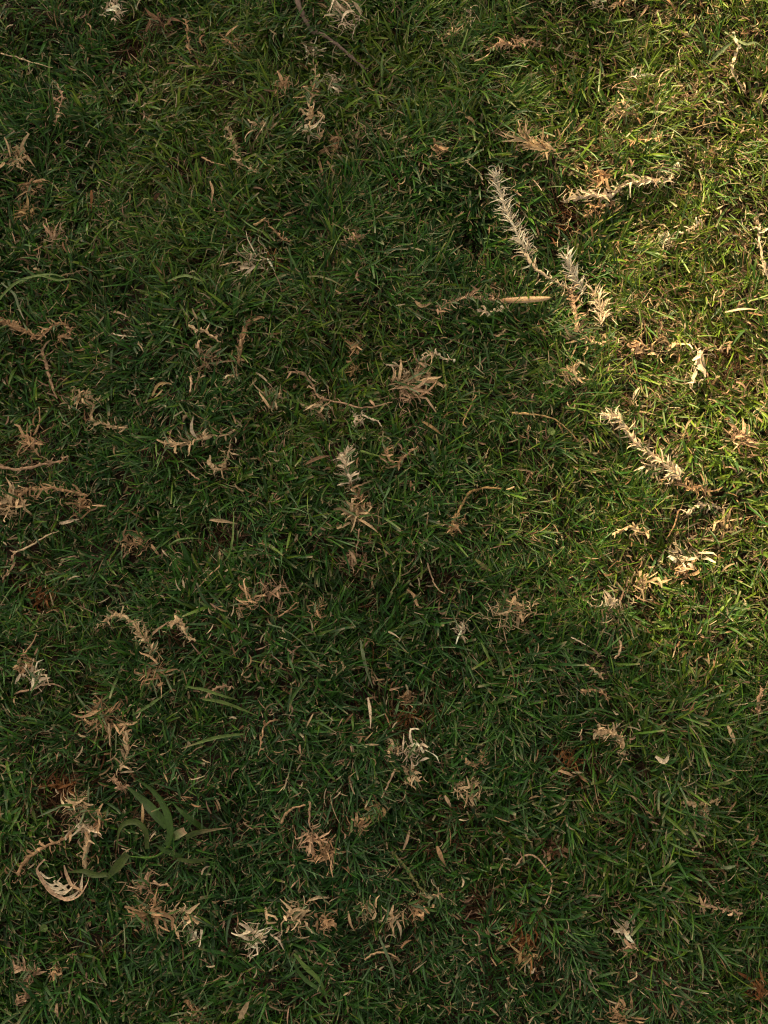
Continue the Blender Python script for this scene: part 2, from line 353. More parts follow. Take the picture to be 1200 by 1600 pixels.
# long green blades
for lab, pts, lw, p, tip in [
    ('long light green blade arching from the left edge', [(-4, 472), (18, 450), (47, 436), (87, 431), (112, 442)], 6, 'lime', None),
    ('second light green blade arching lower from the left edge', [(30, 444), (60, 432), (90, 440), (116, 438), (136, 448)], 5, 'lime', None),
    ('long green blade crossing under the arching pair', [(2, 442), (24, 462), (30, 480), (38, 500)], 4.5, 'sage', 'pale'),
    ('wide green blade arching left below the star tuft', [(262, 440), (286, 433), (304, 436), (318, 441)], 6.5, 'lime', None),
    ('long olive blade with a tan tip above centre', [(480, 432), (500, 434), (522, 442), (543, 452)], 5, 'olive', 'tan'),
    ('bent dark green hook shaped blade near the top middle', [(597, 136), (596, 108), (599, 88), (610, 84)], 4, 'lime', None),
    ('tall blade with white dry tip low in the centre', [(563, 1000), (567, 1022), (573, 1047), (583, 1076)], 6, 'sage', None),
    ('dry white end piece below the tall centre blade', [(575, 1090), (579, 1112), (579, 1138)], 5, 'pale', None),
    ('yellow green blade with bright edge right of centre', [(752, 1004), (762, 1024), (772, 1044)], 5, 'lime', 'gold'),
    ('thin green blade sweeping down left of centre', [(519, 802), (496, 830), (478, 848), (460, 857)], 3.6, 'green', None),
    ('curved blade with tan tip left of the tall centre blade', [(484, 1055), (466, 1078), (456, 1094), (452, 1112)], 5, 'green', 'tan'),
    ('light green blade running right from the thin winding stem', [(290, 1072), (322, 1078), (345, 1086), (372, 1094)], 5.5, 'lime', None),
    ('longer light green blade below its twin, left of centre', [(316, 1092), (345, 1096), (375, 1106), (404, 1119)], 6, 'lime', None),
    ('light green blade with pinkish cut end, lower left centre', [(380, 1147), (350, 1150), (318, 1158), (283, 1170)], 5.5, 'lime', 'pink'),
    ('long green blade slanting between two tufts at lower left', [(206, 1118), (232, 1104), (252, 1090), (268, 1076)], 5, 'lime', None),
    ('long yellow green blade near the bottom left of centre', [(459, 1490), (478, 1510), (500, 1532), (514, 1571)], 7, 'lime', None),
    ('olive blade lying beside the long yellow green one', [(455, 1496), (472, 1524), (500, 1546), (520, 1560)], 6, 'green', None),
    ('dark grey green straight blade at the bottom middle', [(592, 1462), (604, 1490), (614, 1516), (617, 1542)], 5, 'sage', None),
    ('pale yellow green blade at bottom right', [(1090, 1476), (1095, 1500), (1098, 1532)], 4.5, 'lime', 'pale'),
    ('grey green flat blade end at lower right', [(1126, 1356), (1138, 1355), (1151, 1352)], 6, 'sage', None),
    ('long thin green blade at the bottom right corner of the shade', [(890, 1540), (868, 1568), (850, 1580), (822, 1590)], 4.5, 'green', None),
    ('green arc shaped blade left of centre around the pale spikelet', [(262, 854), (278, 845), (300, 842), (324, 845)], 4.5, 'lime', None),
    ('thin green blade hooking down past the pale spikelet', [(365, 800), (364, 840), (358, 868), (346, 881)], 3.6, 'lime', None),
    ('dark blade crossing the lawn below the winding stem at right', [(960, 1115), (930, 1108), (905, 1118), (880, 1120)], 5, 'green', None),
]:
    ITEMS.append(('G', lab, dict(pts=pts, lw=lw, p=p, tip=tip)))
# --- centre
Rn('dead runner bending from a curled head down to the big dry knot', [(450, 580), (466, 582), (483, 592), (490, 606), (498, 620), (528, 628), (573, 637), (613, 628)], 15, 20, 'pink', 3.6, .05)
T('big bleached dry knot with spread arms at the centre', 638, 598, 38, 30, 'straw', 35, 170, .15, 3.6)
T('flattened pinkish half of the big knot pointing right', 634, 617, 34, 10, 'pink', -5, 50, 0, 3.6)
Rn('level straw stalk with bent ends above the big knot', [(603, 570), (620, 571), (630, 578), (632, 590)], 13, 7, 'pale', 3.5)
T('brushy pale tuft hanging below the bend of the dead runner', 504, 636, 25, 18, 'straw', -110, 150, .1)
T('pale green and straw sprig in the grass left of the brushy tuft', 424, 628, 26, 20, 'straw', 60, 260, .4)
Rn('yellow green leafy sprig between the pale sprig and brushy tuft', [(430, 630), (446, 624), (462, 628), (482, 632)], 18, 14, 'lime', 3, .3)
L('pale narrow leaf slanting above the pale green sprig', [(400, 582), (414, 594), (428, 609)], 4.5, 'pale')
T('orange brown tuft above the small tan star in the centre', 560, 538, 22, 15, 'tan', None, 360, .1)
T('small tan five armed star in the centre', 553, 576, 21, 8, 'gold', None, 360, 0, 3.2)
Rn('pale husk and leaves on a sprig above right of the big knot', [(655, 570), (668, 556), (680, 552), (696, 560), (712, 562)], 17, 22, 'pale', 3.5, .45)
T('pinkish short knot between the big knot and the pale husk', 656, 568, 13, 12, 'pink')
T('small white forked scrap under the runner in the centre', 557, 656, 15, 7, 'pale', -60, 200, 0)
S('thin curved white stem right of the forked scrap', [(566, 648), (580, 655), (590, 658), (597, 668)], 3.5, 'pale')
L('tan spindle leaf right of centre below the big knot', [(660, 659), (674, 668), (691, 680)], 6, 'gold')
Rn('V shaped dry sprig in the centre, right arm thicker', [(602, 700), (607, 716), (618, 727), (634, 712), (653, 697)], 14, 26, 'tan', 4, .35)
S('green stem reaching left from the V shaped sprig', [(563, 705), (582, 710), (603, 716)], 4, 'lime')
L('brown feathery leaf left of the central dry column', [(474, 727), (496, 718), (518, 712)], 7, 'brown')
Rn('pale tufted top of the central dry column', [(538, 708), (541, 726), (545, 745), (549, 757)], 21, 70, 'pale', 7, .25, (20, 85), 3.4, lift=.0025)
Rn('brown middle stem of the central dry column', [(548, 757), (556, 768), (563, 778), (570, 800)], 17, 22, 'tan', 4.5, .25, lift=.002)
T('broad pale tuft ending the central dry column', 558, 806, 30, 36, 'straw', 90, 240, .1)
S('short thin pink stem linking two tufts under the central column', [(561, 826), (560, 846), (556, 862)], 3, 'pink')
T('pink fan opening upward under the central dry column', 553, 878, 26, 13, 'pink', 90, 110, 0)
S('thin reddish gold stem hanging right of centre', [(743, 618), (733, 640), (724, 660), (730, 668)], 3.2, 'gold')
Rn('golden arched stem with pale knots right of centre', [(705, 832), (709, 812), (717, 798), (732, 772), (756, 763), (784, 764)], 11, 9, 'gold', 4, 0)
S('thin pale golden stalk crossing grass left of the clover leaf', [(800, 645), (830, 647), (861, 653), (884, 668), (903, 688)], 3.5, 'gold')
Rn('green seed stalk with tight grains right of centre', [(743, 693), (748, 708), (754, 723), (772, 734), (797, 742)], 6, 36, 'lime', 3.4, 0, (15, 40), 3)
T('curled tan twist hanging on the golden arched stem', 709, 820, 18, 9, 'tan', -90, 90, 0)
L('olive tan leaf with folded end right of the pink fan', [(742, 873), (754, 884), (768, 893)], 6, 'olive', 'tan')
L('brown orange curled leaf low right of the pink fan', [(636, 921), (646, 930), (652, 946), (660, 949)], 5, 'tan')
S('pale pink wavy stem right of the curled leaf', [(668, 880), (676, 905), (682, 918), (696, 928)], 3, 'pink')
T('sheaf of thin pale leaves right of centre in shade', 778, 958, 34, 9, 'straw', 35, 90, .3, 3)
T('bright bent white leaf with pinkish neighbour, right of centre', 722, 984, 20, 9, 'pale', 140, 240, .0, 4)
# --- right middle
Rn('bleached diagonal runner in the sun, densest dead stem at right', [(943, 648), (962, 652), (974, 664), (987, 684), (1007, 704), (1033, 720), (1052, 738), (1063, 750)], 20, 110, 'pale', 7, .08, (8, 55), 3.0, lift=.0055)
T('splayed bleached leaves at the lower bend of the diagonal runner', 1032, 734, 28, 16, 'pale', 200, 140, .1)
Rn('tan continuation of the diagonal runner to the right', [(1058, 752), (1080, 764), (1100, 758), (1112, 776)], 20, 24, 'tan', 4, .15)
Rn('pale arched stem below the end of the diagonal runner', [(1073, 802), (1086, 792), (1100, 788), (1114, 790), (1128, 796)], 15, 12, 'pale', 4.5, .1)
T('grey pink matted tuft near the right edge above the arched stem', 1152, 683, 26, 20, 'pink', 10, 220, .1)
L('pale upright leaf in sunny grass under the trailing scraps', [(988, 624), (992, 614), (1000, 605)], 5, 'pale')
T('tangled straw over brown ground at right, under the arched stem', 1126, 826, 34, 24, 'straw', None, 360, .1)
Rn('pale arched scraps left of the tangled straw', [(965, 834), (985, 824), (1004, 832), (1016, 828)], 16, 20, 'straw', 3.5, .2)
T('bright bleached spray pointing down left, right of the shade edge', 1064, 872, 28, 16, 'pale', 60, 280, .2, 3.8)
T('dry tuft with leaves fanned right, under the shade edge', 1000, 912, 26, 16, 'straw', 0, 150, 0, 3.6)
T('thin leaf bundle between the fanned tuft and the bleached spray', 1062, 894, 22, 12, 'tan', -20, 140, 0)
S('thin curved tan stem above the fanned tuft', [(1060, 798), (1053, 824), (1040, 844)], 3.2, 'tan')
T('two white leaves crossing over a tan scrap in the shade edge', 952, 944, 22, 8, 'pale', 120, 160, .0, 3.6)
T('ragged pale sheaf in shade left of the crossing white leaves', 812, 950, 28, 18, 'straw', -150, 200, .2)
L('pale straight straw slanting in dark grass at right', [(892, 996), (906, 1004), (924, 1013)], 4.5, 'pale')
S('thick pink curl in the grass right of the slanting straw', [(966, 998), (970, 1008), (968, 1020), (960, 1029)], 5.5, 'pink')
Rn('ragged leaf scraps left of the pink curl', [(914, 1036), (925, 1044), (934, 1052), (943, 1061)], 13, 8, 'straw', 3.5, .4)
Rn('tan curved twist above the thick pale twist at lower right', [(906, 1082), (920, 1078), (938, 1080), (952, 1092)], 11, 14, 'tan', 3.5)
Rn('thick pale twisted clump in shade at lower right', [(934, 1146), (950, 1144), (964, 1150), (973, 1164), (976, 1180)], 15, 44, 'straw', 8, .05, (10, 50), 3)
L('pale pointed barb shaped leaf in shade at lower right', [(1024, 1182), (1036, 1190), (1046, 1178)], 8, 'pale')
L('tan leaf with pointed tip right of the barb shaped leaf', [(1137, 1134), (1142, 1150), (1149, 1165)], 7, 'straw')
Rn('pinkish upright scrap at the right edge in shade', [(1190, 1076), (1186, 1092), (1184, 1106), (1187, 1118)], 11, 12, 'pink', 5)
# --- lower left
L('flat pale straw piece at far left below the tan tuft', [(93, 818), (106, 817), (124, 811)], 6.5, 'pale')
S('thin pale stem rising to the flat pale straw piece', [(20, 864), (46, 854), (67, 840), (93, 829)], 3.4, 'straw')
Rn('small pale hook by the left edge under the thin stem', [(20, 868), (23, 880), (14, 892), (4, 906)], 10, 8, 'pink', 3.5, .2)
T('brown hand shaped tuft left of the pale spikelet', 214, 848, 30, 16, 'tan', 100, 260, .1)
L('tan narrow leaf right of the brown hand shaped tuft', [(236, 850), (243, 860), (250, 870)], 5, 'tan')
L('pale spikelet lying level above a brown hole, left of centre', [(327, 812), (348, 815), (371, 818)], 6, 'straw')
S('fine curling stem dropping from the brown hole by the spikelet', [(343, 862), (344, 882), (328, 898), (308, 920)], 2.8, 'tan')
T('rust orange fibre nest near the left edge', 71, 932, 20, 26, 'rust', None, 360, 0, 3)
Rn('large branching dead runner at lower left, arched head', [(160, 974), (172, 965), (184, 962), (200, 967), (212, 980), (220, 990)], 15, 22, 'straw', 7, .15)
Rn('knotted middle of the large branching runner at lower left', [(220, 990), (230, 1000), (236, 1012), (238, 1026)], 19, 30, 'straw', 6, .35)
T('matted tan lower end of the large branching runner', 240, 1050, 28, 34, 'tan', -90, 260, .2, 2.8)
L('pinkish blade stub sticking up right from the branching runner', [(233, 997), (246, 986), (265, 970)], 5, 'pink')
Rn('claw shaped pale stem right of the large branching runner', [(267, 975), (280, 969), (288, 980), (293, 992), (306, 1002)], 13, 15, 'straw', 5, .1)
T('bleached knot near the left edge with leaves reaching right', 55, 1058, 24, 26, 'pale', 10, 240, .1)
T('tan bell shaped husk above the bleached knot at left', 38, 1036, 17, 14, 'tan', -70, 120, 0)
S('thin pale stem rising from the bell shaped husk', [(36, 1024), (48, 1008), (58, 990)], 3, 'tan')
S('wavy pinkish stem passing below the bleached knot', [(23, 1084), (48, 1077), (66, 1070), (84, 1069), (100, 1076)], 3.6, 'pink')
L('pale tan leaf drop under the wavy pinkish stem', [(24, 1088), (25, 1096), (26, 1104)], 6, 'tan')
T('ragged pale tuft with hanging stems, upper of the lower left pair', 164, 1118, 36, 34, 'tan', None, 360, .3)
S('pale hanging stem under the ragged upper tuft', [(170, 1130), (171, 1148), (172, 1167)], 4.5, 'straw')
Rn('lower tuft of the pair with two long pale prongs', [(196, 1150), (200, 1168), (196, 1186), (186, 1204)], 24, 28, 'straw', 4.5, .3, (10, 60))
Rn('pink pale arched stem with barbs, left of the tall blade', [(320, 1092), (334, 1078), (350, 1072), (366, 1074)], 11, 8, 'pink', 3.5, 0)
T('tan stringy tuft beside the pink star in left centre', 387, 938, 25, 14, 'tan', 60, 260, .1, 2.6)
T('pink star of six thin leaves in left centre', 421, 925, 32, 8, 'pink', None, 360, 0, 3.6)
S('thin pink stem rising from the pink star', [(460, 941), (450, 922), (440, 900)], 3.2, 'pink')
S('winding fine straw running right below the pink star', [(434, 964), (448, 955), (460, 944), (467, 941)], 3, 'tan')
T('tan folded leaf scrap right of the pink star', 494, 955, 19, 9, 'tan', 20, 160, .1)
L('tan curled leaf above the folded scrap', [(484, 897), (491, 892), (499, 886)], 5, 'tan')
S('long thread-like stem crossing left of the tall centre blade', [(417, 975), (440, 982), (462, 996), (480, 1014), (500, 1038)], 2.4, 'sage')
T('orange fibre nest in a brown hole, lower centre', 634, 1122, 24, 34, 'rust', None, 360, 0, 2.6)
T('curled tan scrap above the orange fibre nest', 632, 1092, 16, 10, 'tan', 40, 200, 0)
T('straw prongs standing below the orange fibre nest', 645, 1176, 26, 14, 'pale', 80, 200, .15)
Rn('hooked pale scrap left of the straw prongs', [(608, 1178), (612, 1166), (620, 1164), (622, 1182)], 12, 12, 'straw', 4, .3)
Rn('arched tan bracket shaped scrap right of the straw prongs', [(728, 1190), (742, 1196), (752, 1186), (760, 1172)], 13, 16, 'tan', 4.5, .1)
Rn('fine curling root-like strand left of lower centre', [(430, 1124), (412, 1136), (408, 1160), (404, 1180)], 10, 5, 'tan', 3, 0)
# --- bottom left
ITEMS.append(('WEED', 'broad leaved grass weed with wide bent blades at lower left', {}))
ITEMS.append(('COMB', 'bleached comb shaped leaf husk with ribs at lower left', {}))
Rn('tan stem rising to the right above the comb shaped husk', [(27, 1368), (38, 1346), (56, 1331), (78, 1320), (98, 1312), (113, 1298)], 15, 12, 'tan', 4.5, 0)
T('white pale crown on the stem above the comb shaped husk', 134, 1290, 22, 18, 'pale', -100, 260, .15, 4)
Rn('flat pale upright stem between white crown and comb husk', [(137, 1304), (136, 1322), (133, 1342), (132, 1358)], 16, 12, 'straw', 8, .1, (10, 30))
T('tan and green knot right of the white pale crown', 156, 1280, 22, 22, 'tan', None, 360, .45)
T('faded knot of scraps above the white pale crown', 120, 1260, 32, 26, 'straw', None, 360, .45)
T('golden curled scraps in the orange hole above the white crown', 102, 1228, 24, 20, 'rust', None, 360, 0, 3)
Rn('pink pale curled head at the top of the broad leaved weed', [(177, 1214), (184, 1224), (192, 1232), (200, 1226)], 12, 18, 'pink', 6, 0)
T('pale crest right of and below the broad leaved weed', 224, 1382, 23, 18, 'pink', 110, 200, .2)
T('thick tangled tan tuft under the pale crest', 234, 1425, 34, 40, 'tan', None, 360, .3)
T('upright tan husks right of the thick tangled tuft', 286, 1428, 26, 18, 'straw', -60, 160, .4)
T('pointed dry sheath hanging under the upright tan husks', 300, 1452, 18, 10, 'pale', -90, 60, .2, 3.6)
S('beaded curl of pale stem right of the weed leaves', [(240, 1376), (250, 1383), (262, 1382), (268, 1392)], 4, 'pink')
ITEMS.append(('CLOVER', 'tiny round lime green clover leaf at bottom left', dict(x=69, y=1450, r=9)))
ITEMS.append(('CLOVER', 'tiny yellow green round leaf below the clear patch right of centre', dict(x=861, y=674, r=10)))
Rn('pinkish dead shoot in the bottom left corner, upper branch', [(24, 1510), (44, 1516), (60, 1516), (46, 1530)], 16, 20, 'pink', 4, .2)
Rn('pinkish dead shoot in the bottom left corner, lower clump', [(42, 1530), (44, 1546), (38, 1562), (24, 1568)], 14, 24, 'pink', 5.5, .1)
T('tan leaf pair beside the dead shoot in the bottom left corner', 86, 1518, 18, 8, 'tan', -70, 100, .2)
T('tight curled pale knot at the bottom, left of centre', 398, 1462, 27, 34, 'pale', -90, 300, .1, 3)
T('faded tan tuft cut by the bottom edge at left', 302, 1588, 26, 26, 'tan', 100, 260, .3)
L('broad folded tan leaf at the bottom edge left of centre', [(374, 1592), (382, 1574), (392, 1556)], 10, 'straw')
L('narrow pink upright leaf near the bottom edge at left', [(89, 1568), (91, 1580), (93, 1592)], 6, 'pink')
# --- bottom middle
S('straight brown stem leaning over the hanging yellow tuft', [(618, 1202), (607, 1224), (596, 1247)], 3.6, 'pink')
T('hanging yellow straw tuft with green beard, lower centre', 586, 1264, 20, 34, 'gold', -100, 130, .3, 2.8)
T('pale knot with green leaves right of the leaning stem', 642, 1212, 18, 18, 'straw', None, 360, .4)
T('pale and green tuft with pointed tips, right of lower centre', 733, 1232, 30, 22, 'straw', -30, 280, .3)
S('curved tan thin stem left of the pink fan of leaves', [(440, 1286), (446, 1272), (458, 1263), (478, 1258)], 4, 'tan')
T('pink splayed fan of leaves, bottom centre left', 483, 1306, 23, 20, 'pink', -90, 200, 0, 3.2)
S('pink spike standing on the splayed fan', [(484, 1252), (484, 1272), (484, 1292)], 3.6, 'pink')
T('brown bristly tuft below the pink splayed fan', 510, 1330, 24, 32, 'tan', None, 360, .05, 2.4)
T('small tan wedge left of the hanging yellow tuft', 558, 1290, 22, 7, 'tan', 55, 60, 0)
Rn('straight green stalk with nodes crossing bottom centre', [(613, 1332), (628, 1348), (640, 1363), (652, 1382), (664, 1397)], 8, 6, 'olive', 4.2, .5)
L('pale curved leaf lying level at bottom centre left', [(482, 1407), (498, 1401), (516, 1403)], 5, 'straw')
T('straw coloured spread tuft at the bottom, left of centre', 460, 1432, 31, 22, 'straw', None, 360, .1)
T('orange tan folded husk right of the spread tuft', 508, 1436, 20, 12, 'tan', -60, 150, 0, 4)
L('pale thin crescent leaf right of the folded husk', [(544, 1424), (547, 1440), (554, 1455)], 4.5, 'straw')
T('little tan tuft on green leaves near bottom centre', 577, 1420, 20, 16, 'straw', 170, 200, .4)
T('small star tuft with a hanging pale tail, bottom centre', 616, 1434, 20, 12, 'straw', None, 360, .1)
L('pale tail hanging from the small star tuft', [(620, 1438), (625, 1450), (626, 1464)], 5, 'pale')
T('tan forked leaves below the straight green stalk', 650, 1418, 23, 14, 'tan', -60, 200, .2, 3.6)
Rn('tan leafy sprig with green sides right of the green stalk', [(662, 1404), (676, 1401), (690, 1396)], 18, 20, 'straw', 3.6, .6)
L('red brown upright leaf right of bottom centre', [(683, 1322), (688, 1338), (697, 1354)], 8, 'tan')
L('pink narrow pointed leaf above the red brown leaf', [(630, 1328), (637, 1308), (641, 1288)], 5, 'pink')
L('dull pink folded leaf up right of the green stalk', [(695, 1243), (700, 1252), (705, 1262)], 6, 'pink')
S('thin arched tan stem near the bottom middle', [(570, 1500), (582, 1491), (600, 1488), (622, 1496)], 3, 'tan')
# --- bottom right
Rn('golden forked stem near the right edge, lower part', [(1066, 1252), (1090, 1257), (1110, 1253), (1130, 1244)], 12, 9, 'straw', 5.5, 0)
T('tiny pale ball of fibres hanging from the golden forked stem', 1098, 1268, 13, 24, 'straw', None, 360, .1, 2.2)
Rn('pinkish thin stem curving down from the fibre ball', [(1105, 1278), (1103, 1292), (1098, 1308), (1083, 1327), (1093, 1341)], 10, 5, 'pink', 3.6, 0)
S('winding thin pink stem in the dark grass at bottom right', [(807, 1352), (816, 1340), (828, 1335), (842, 1343), (854, 1358), (862, 1371), (860, 1392), (852, 1414)], 3.4, 'pink')
T('bright pale five pointed star tuft at bottom right', 976, 1452, 23, 8, 'pale', None, 360, 0, 3.8)
T('pinkish scrap below the pale five pointed star', 985, 1482, 18, 8, 'pink', 170, 120, .1)
Rn('orange tan level stem above the star at bottom right', [(928, 1278), (944, 1281), (956, 1285), (972, 1285)], 9, 5, 'tan', 3.6, 0)
T('brown tuft in the dark hollow left of the level stem', 866, 1324, 24, 16, 'brown', None, 360, .05)
T('golden curled scraps at the edge of the red brown hollow', 824, 1494, 25, 20, 'gold', 170, 220, .2)
S('small pale hook below the golden curled scraps', [(826, 1508), (832, 1520), (836, 1512)], 3.4, 'pale')
T('red brown fibres inside the hollow at bottom right', 818, 1470, 28, 24, 'rust', None, 360, 0, 2.6)
Rn('grey brown stems lying level near the right edge, bottom', [(1098, 1414), (1118, 1418), (1140, 1423), (1160, 1428)], 13, 10, 'pink', 4, .1)
L('pale thin leaf standing left of the grey brown stems', [(1092, 1398), (1096, 1414), (1101, 1430)], 4.5, 'straw')
T('tan splayed tuft cut by the bottom edge at right', 970, 1586, 26, 16, 'tan', 100, 200, .1)
T('rust pink fibres near the bottom right corner', 1186, 1545, 24, 14, 'rust', 170, 140, 0)
L('tan leaf rib with pointed end in the brown hole at right', [(870, 1203), (886, 1208), (898, 1214)], 5, 'tan')
T('rust brown fibres in the hollow right of lower centre', 886, 1192, 30, 24, 'rust', None, 360, .05, 2.6)
L('pale brown curled leaf right of the lower right golden stem', [(1150, 1252), (1140, 1262), (1136, 1272)], 4.5, 'tan')
S('short pale stem near the right end of the bottom edge', [(982, 1536), (994, 1526), (994, 1518)], 3.2, 'straw')

# points the grass keeps low around, so that what lies on it is not buried
KEEP = []
for k, lab, o in ITEMS:
    if 'pts' in o:
        for (a, b), (c, d) in zip(o['pts'][:-1], o['pts'][1:]):
            m = max(1, int(math.hypot(c - a, d - b) / 8))
            KEEP += [(a + (c - a) * i / m, b + (d - b) * i / m, 9) for i in range(m + 1)]
    elif 'r' in o:
        KEEP.append((o['x'], o['y'], o['r'] * .7))
KEEP += [(215, 1270, 50), (98, 1385, 34), (330, 1300, 20), (240, 1330, 30), (185, 1350, 20)]
GN = 256
gx = np.linspace(-.5, .5, GN); gy = np.linspace(-.7, .7, int(GN * 1.4))
GX, GY = np.meshgrid(gx, gy, indexing='ij')
KM = np.zeros_like(GX)
for a, b, r in KEEP:
    x, y = at(a, b, .015)
    rr = r * .00063
    i0, i1 = np.searchsorted(gx, [x - 3 * rr, x + 3 * rr]); j0, j1 = np.searchsorted(gy, [y - 3 * rr, y + 3 * rr])
    sub = np.exp(-((GX[i0:i1, j0:j1] - x) ** 2 + (GY[i0:i1, j0:j1] - y) ** 2) / (rr * rr))
    KM[i0:i1, j0:j1] = np.maximum(KM[i0:i1, j0:j1], sub)
def keep(x, y):
    i = np.clip(((x + .5) * (GN - 1)).astype(int), 0, GN - 1)
    j = np.clip(((y + .7) / 1.4 * (len(gy) - 1)).astype(int), 0, len(gy) - 1)
    return KM[i, j] * (np.abs(x) < .5) * (np.abs(y) < .7)

# ------------------------------------------------------------------ ground
a_ = np.concatenate([-np.geomspace(60, .62, 26), np.linspace(-.6, .6, 121), np.geomspace(.62, 60, 26)])
b_ = np.concatenate([-np.geomspace(60, .82, 26), np.linspace(-.8, .8, 161), np.geomspace(.82, 60, 26)])
AX, BY = np.meshgrid(a_, b_, indexing='ij')
V = np.stack([AX, BY, H(AX, BY)], -1).reshape(-1, 3)
ni, nj = AX.shape
ii, jj = np.meshgrid(np.arange(ni - 1), np.arange(nj - 1), indexing='ij')
q = (ii * nj + jj).ravel()
F = np.stack([q, q + nj, q + nj + 1, q + 1], 1)
link('ground', mesh_np('ground', V, F, None, M_SOIL), kind='structure')

# ------------------------------------------------------------------ grass
def U(n, a, b): return rng.uniform(a, b, n)
def colours(n, x, y, tone):
    """tone 0..1 from noise shifts the greens; returns albedo per blade"""
    dark = np.array([.013, .054, .010]); mid = np.array([.036, .104, .012]); yel = np.array([.125, .175, .016]); blu = np.array([.062, .115, .045])
    k = np.clip(tone + rng.normal(0, .22, n), 0, 1)
    c = mix(mix(np.tile(dark, (n, 1)), mid, np.clip(k * 2, 0, 1)), yel, np.clip(k * 2 - 1, 0, 1) * .9)
    b = (rng.random(n) < .16) * U(n, .3, 1)
    c = mix(c, blu, b)
    return c * U(n, .5, 1.5)[:, None]
STRAW = np.array([[.52, .38, .22], [.42, .28, .15], [.60, .47, .30], [.34, .19, .10], [.44, .27, .18]])
def field_angle(x, y, seed):
    return (vnoise(x, y, .075, seed) * 2 - .5) * 2 * math.pi * .8

def grass_layers(x0, x1, y0, y1, dens, local=True):
    area = (x1 - x0) * (y1 - y0)
    out = []
    hf = H if local else (lambda x, y: np.zeros_like(x))
    ho = hollow if local else (lambda x, y: np.zeros_like(x))
    kf = keep if local else (lambda x, y: np.zeros_like(x))
    # --- thatch: short dead fibres near the soil
    n = int(40000 * dens * area)
    x, y = U(n, x0, x1), U(n, y0, y1)
    P = np.stack([x, y, hf(x, y) + U(n, -.001, .006)], 1)
    hh = ho(x, y)
    base = np.array([[.05, .027, .013], [.09, .05, .025], [.17, .11, .06], [.08, .032, .013], [.03, .02, .012]])[rng.integers(0, 5, n)]
    rust = np.array([.12, .048, .018])
    c = mix(base, rust, np.clip(hh, 0, 1) * .7 * rng.random(n)) * U(n, .6, 1.2)[:, None]
    if local:                       # the hollows hold a nest of short broken fibres
        keepm = (rng.random(n) < .55 + .45 * hh); k2 = hh > .25
        extra = np.repeat(np.nonzero(k2)[0], 3)
        idx = np.concatenate([np.nonzero(keepm)[0], extra])
        P = P[idx] + np.concatenate([np.zeros((keepm.sum(), 3)), np.stack([rng.normal(0, .004, len(extra)), rng.normal(0, .004, len(extra)), U(len(extra), 0, .007)], 1)])
        c = c[idx] * U(len(idx), .6, 1.3)[:, None]; n = len(idx)
    V, F, C = many_blades(P, U(n, 0, 6.283), U(n, -.1, .7), U(n, .008, .024), U(n, .0006, .0018), U(n, -.3, 1.0), rng.normal(0, .9, n), U(n, -1.2, 1.2), rng.normal(0, .8, n), c, c * 1.1, 2, False, U(n, .2, .9))
    out.append(('thatch', V, F, C))
    # --- shoots: each carries several leaves
    def shoots(ns, lo, hi, zlift, elr, Lr, Wr, S, keel, dryf, bright):
        bright *= 1.0
        x, y = U(ns, x0, x1), U(ns, y0, y1)
        dn = .6 * vnoise(x, y, .030, 11 if local else 12) + .4 * vnoise(x, y, .013, 13)
        ok = rng.random(ns) > np.clip(ho(x, y) * .95 + (.42 - dn) * 1.9, 0, .97)
        x, y = x[ok], y[ok]
        k = rng.integers(lo, hi, len(x))
        fa = field_angle(x, y, 21) + rng.normal(0, .75, len(x))
        idx = np.repeat(np.arange(len(x)), k)
        m = len(idx)
        xx, yy, ff = x[idx], y[idx], fa[idx]
        az = ff + rng.normal(0, .95, m)
        big = vnoise(xx, yy, .11, 31)
        kp = kf(xx, yy)
        L = U(m, *Lr) * (.78 + .5 * big) * (1 - .42 * kp)
        el = U(m, *elr) * (1 - .55 * kp)
        lift = zlift * U(m, .1, 1) * (1 - .6 * kp)
        P = np.stack([xx + rng.normal(0, .0022, m), yy + rng.normal(0, .0022, m), hf(xx, yy) + lift], 1)
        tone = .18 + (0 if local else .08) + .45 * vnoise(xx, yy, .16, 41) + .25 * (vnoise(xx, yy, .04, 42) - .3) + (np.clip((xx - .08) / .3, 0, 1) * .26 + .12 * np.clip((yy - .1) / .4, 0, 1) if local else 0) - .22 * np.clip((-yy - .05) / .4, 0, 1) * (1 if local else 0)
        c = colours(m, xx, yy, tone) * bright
        dry = rng.random(m) < dryf * (.35 + 1.5 * vnoise(xx, yy, .05, 43)) * (1 + (3.0 * np.clip((xx - .10) / .2, 0, 1) * np.clip((yy + .25) / .3, 0, 1) if local else 0))
        st = STRAW[rng.integers(0, 5, m)] * U(m, .45, 1.05)[:, None]
        c = np.where(dry[:, None], st, c)
        cut = rng.random(m) < .42
        tip = np.where(cut[:, None], mix(c, STRAW[rng.integers(0, 5, m)] * .85, U(m, .25, .9)), c * 1.1)
        L = np.where(dry, L * .7, L)
        W = (Wr[0] + (Wr[1] - Wr[0]) * rng.random(m) ** 1.5) * np.where(dry, .7, 1) * (.75 + .6 * vnoise(xx, yy, .07, 33))
        V, F, C = many_blades(P, az, el, L, W, U(m, -.1, .85) + dry * .3, rng.normal(0, .28, m) * np.where(dry, 2.6, 1), rng.normal(0, .55, m), rng.normal(0, .6, m) * np.where(dry, 2, 1), c, tip, S, keel, np.where(cut, U(m, .35, .75), U(m, .05, .2)), .86)
        return V, F, C
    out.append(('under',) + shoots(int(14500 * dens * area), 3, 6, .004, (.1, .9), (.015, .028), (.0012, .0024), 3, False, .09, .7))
    out.append(('upper',) + shoots(int(22500 * dens * area), 3, 6, .011, (.05, 1.0), (.013, .033), (.0010, .0028), 4, True, .065, 1.2))
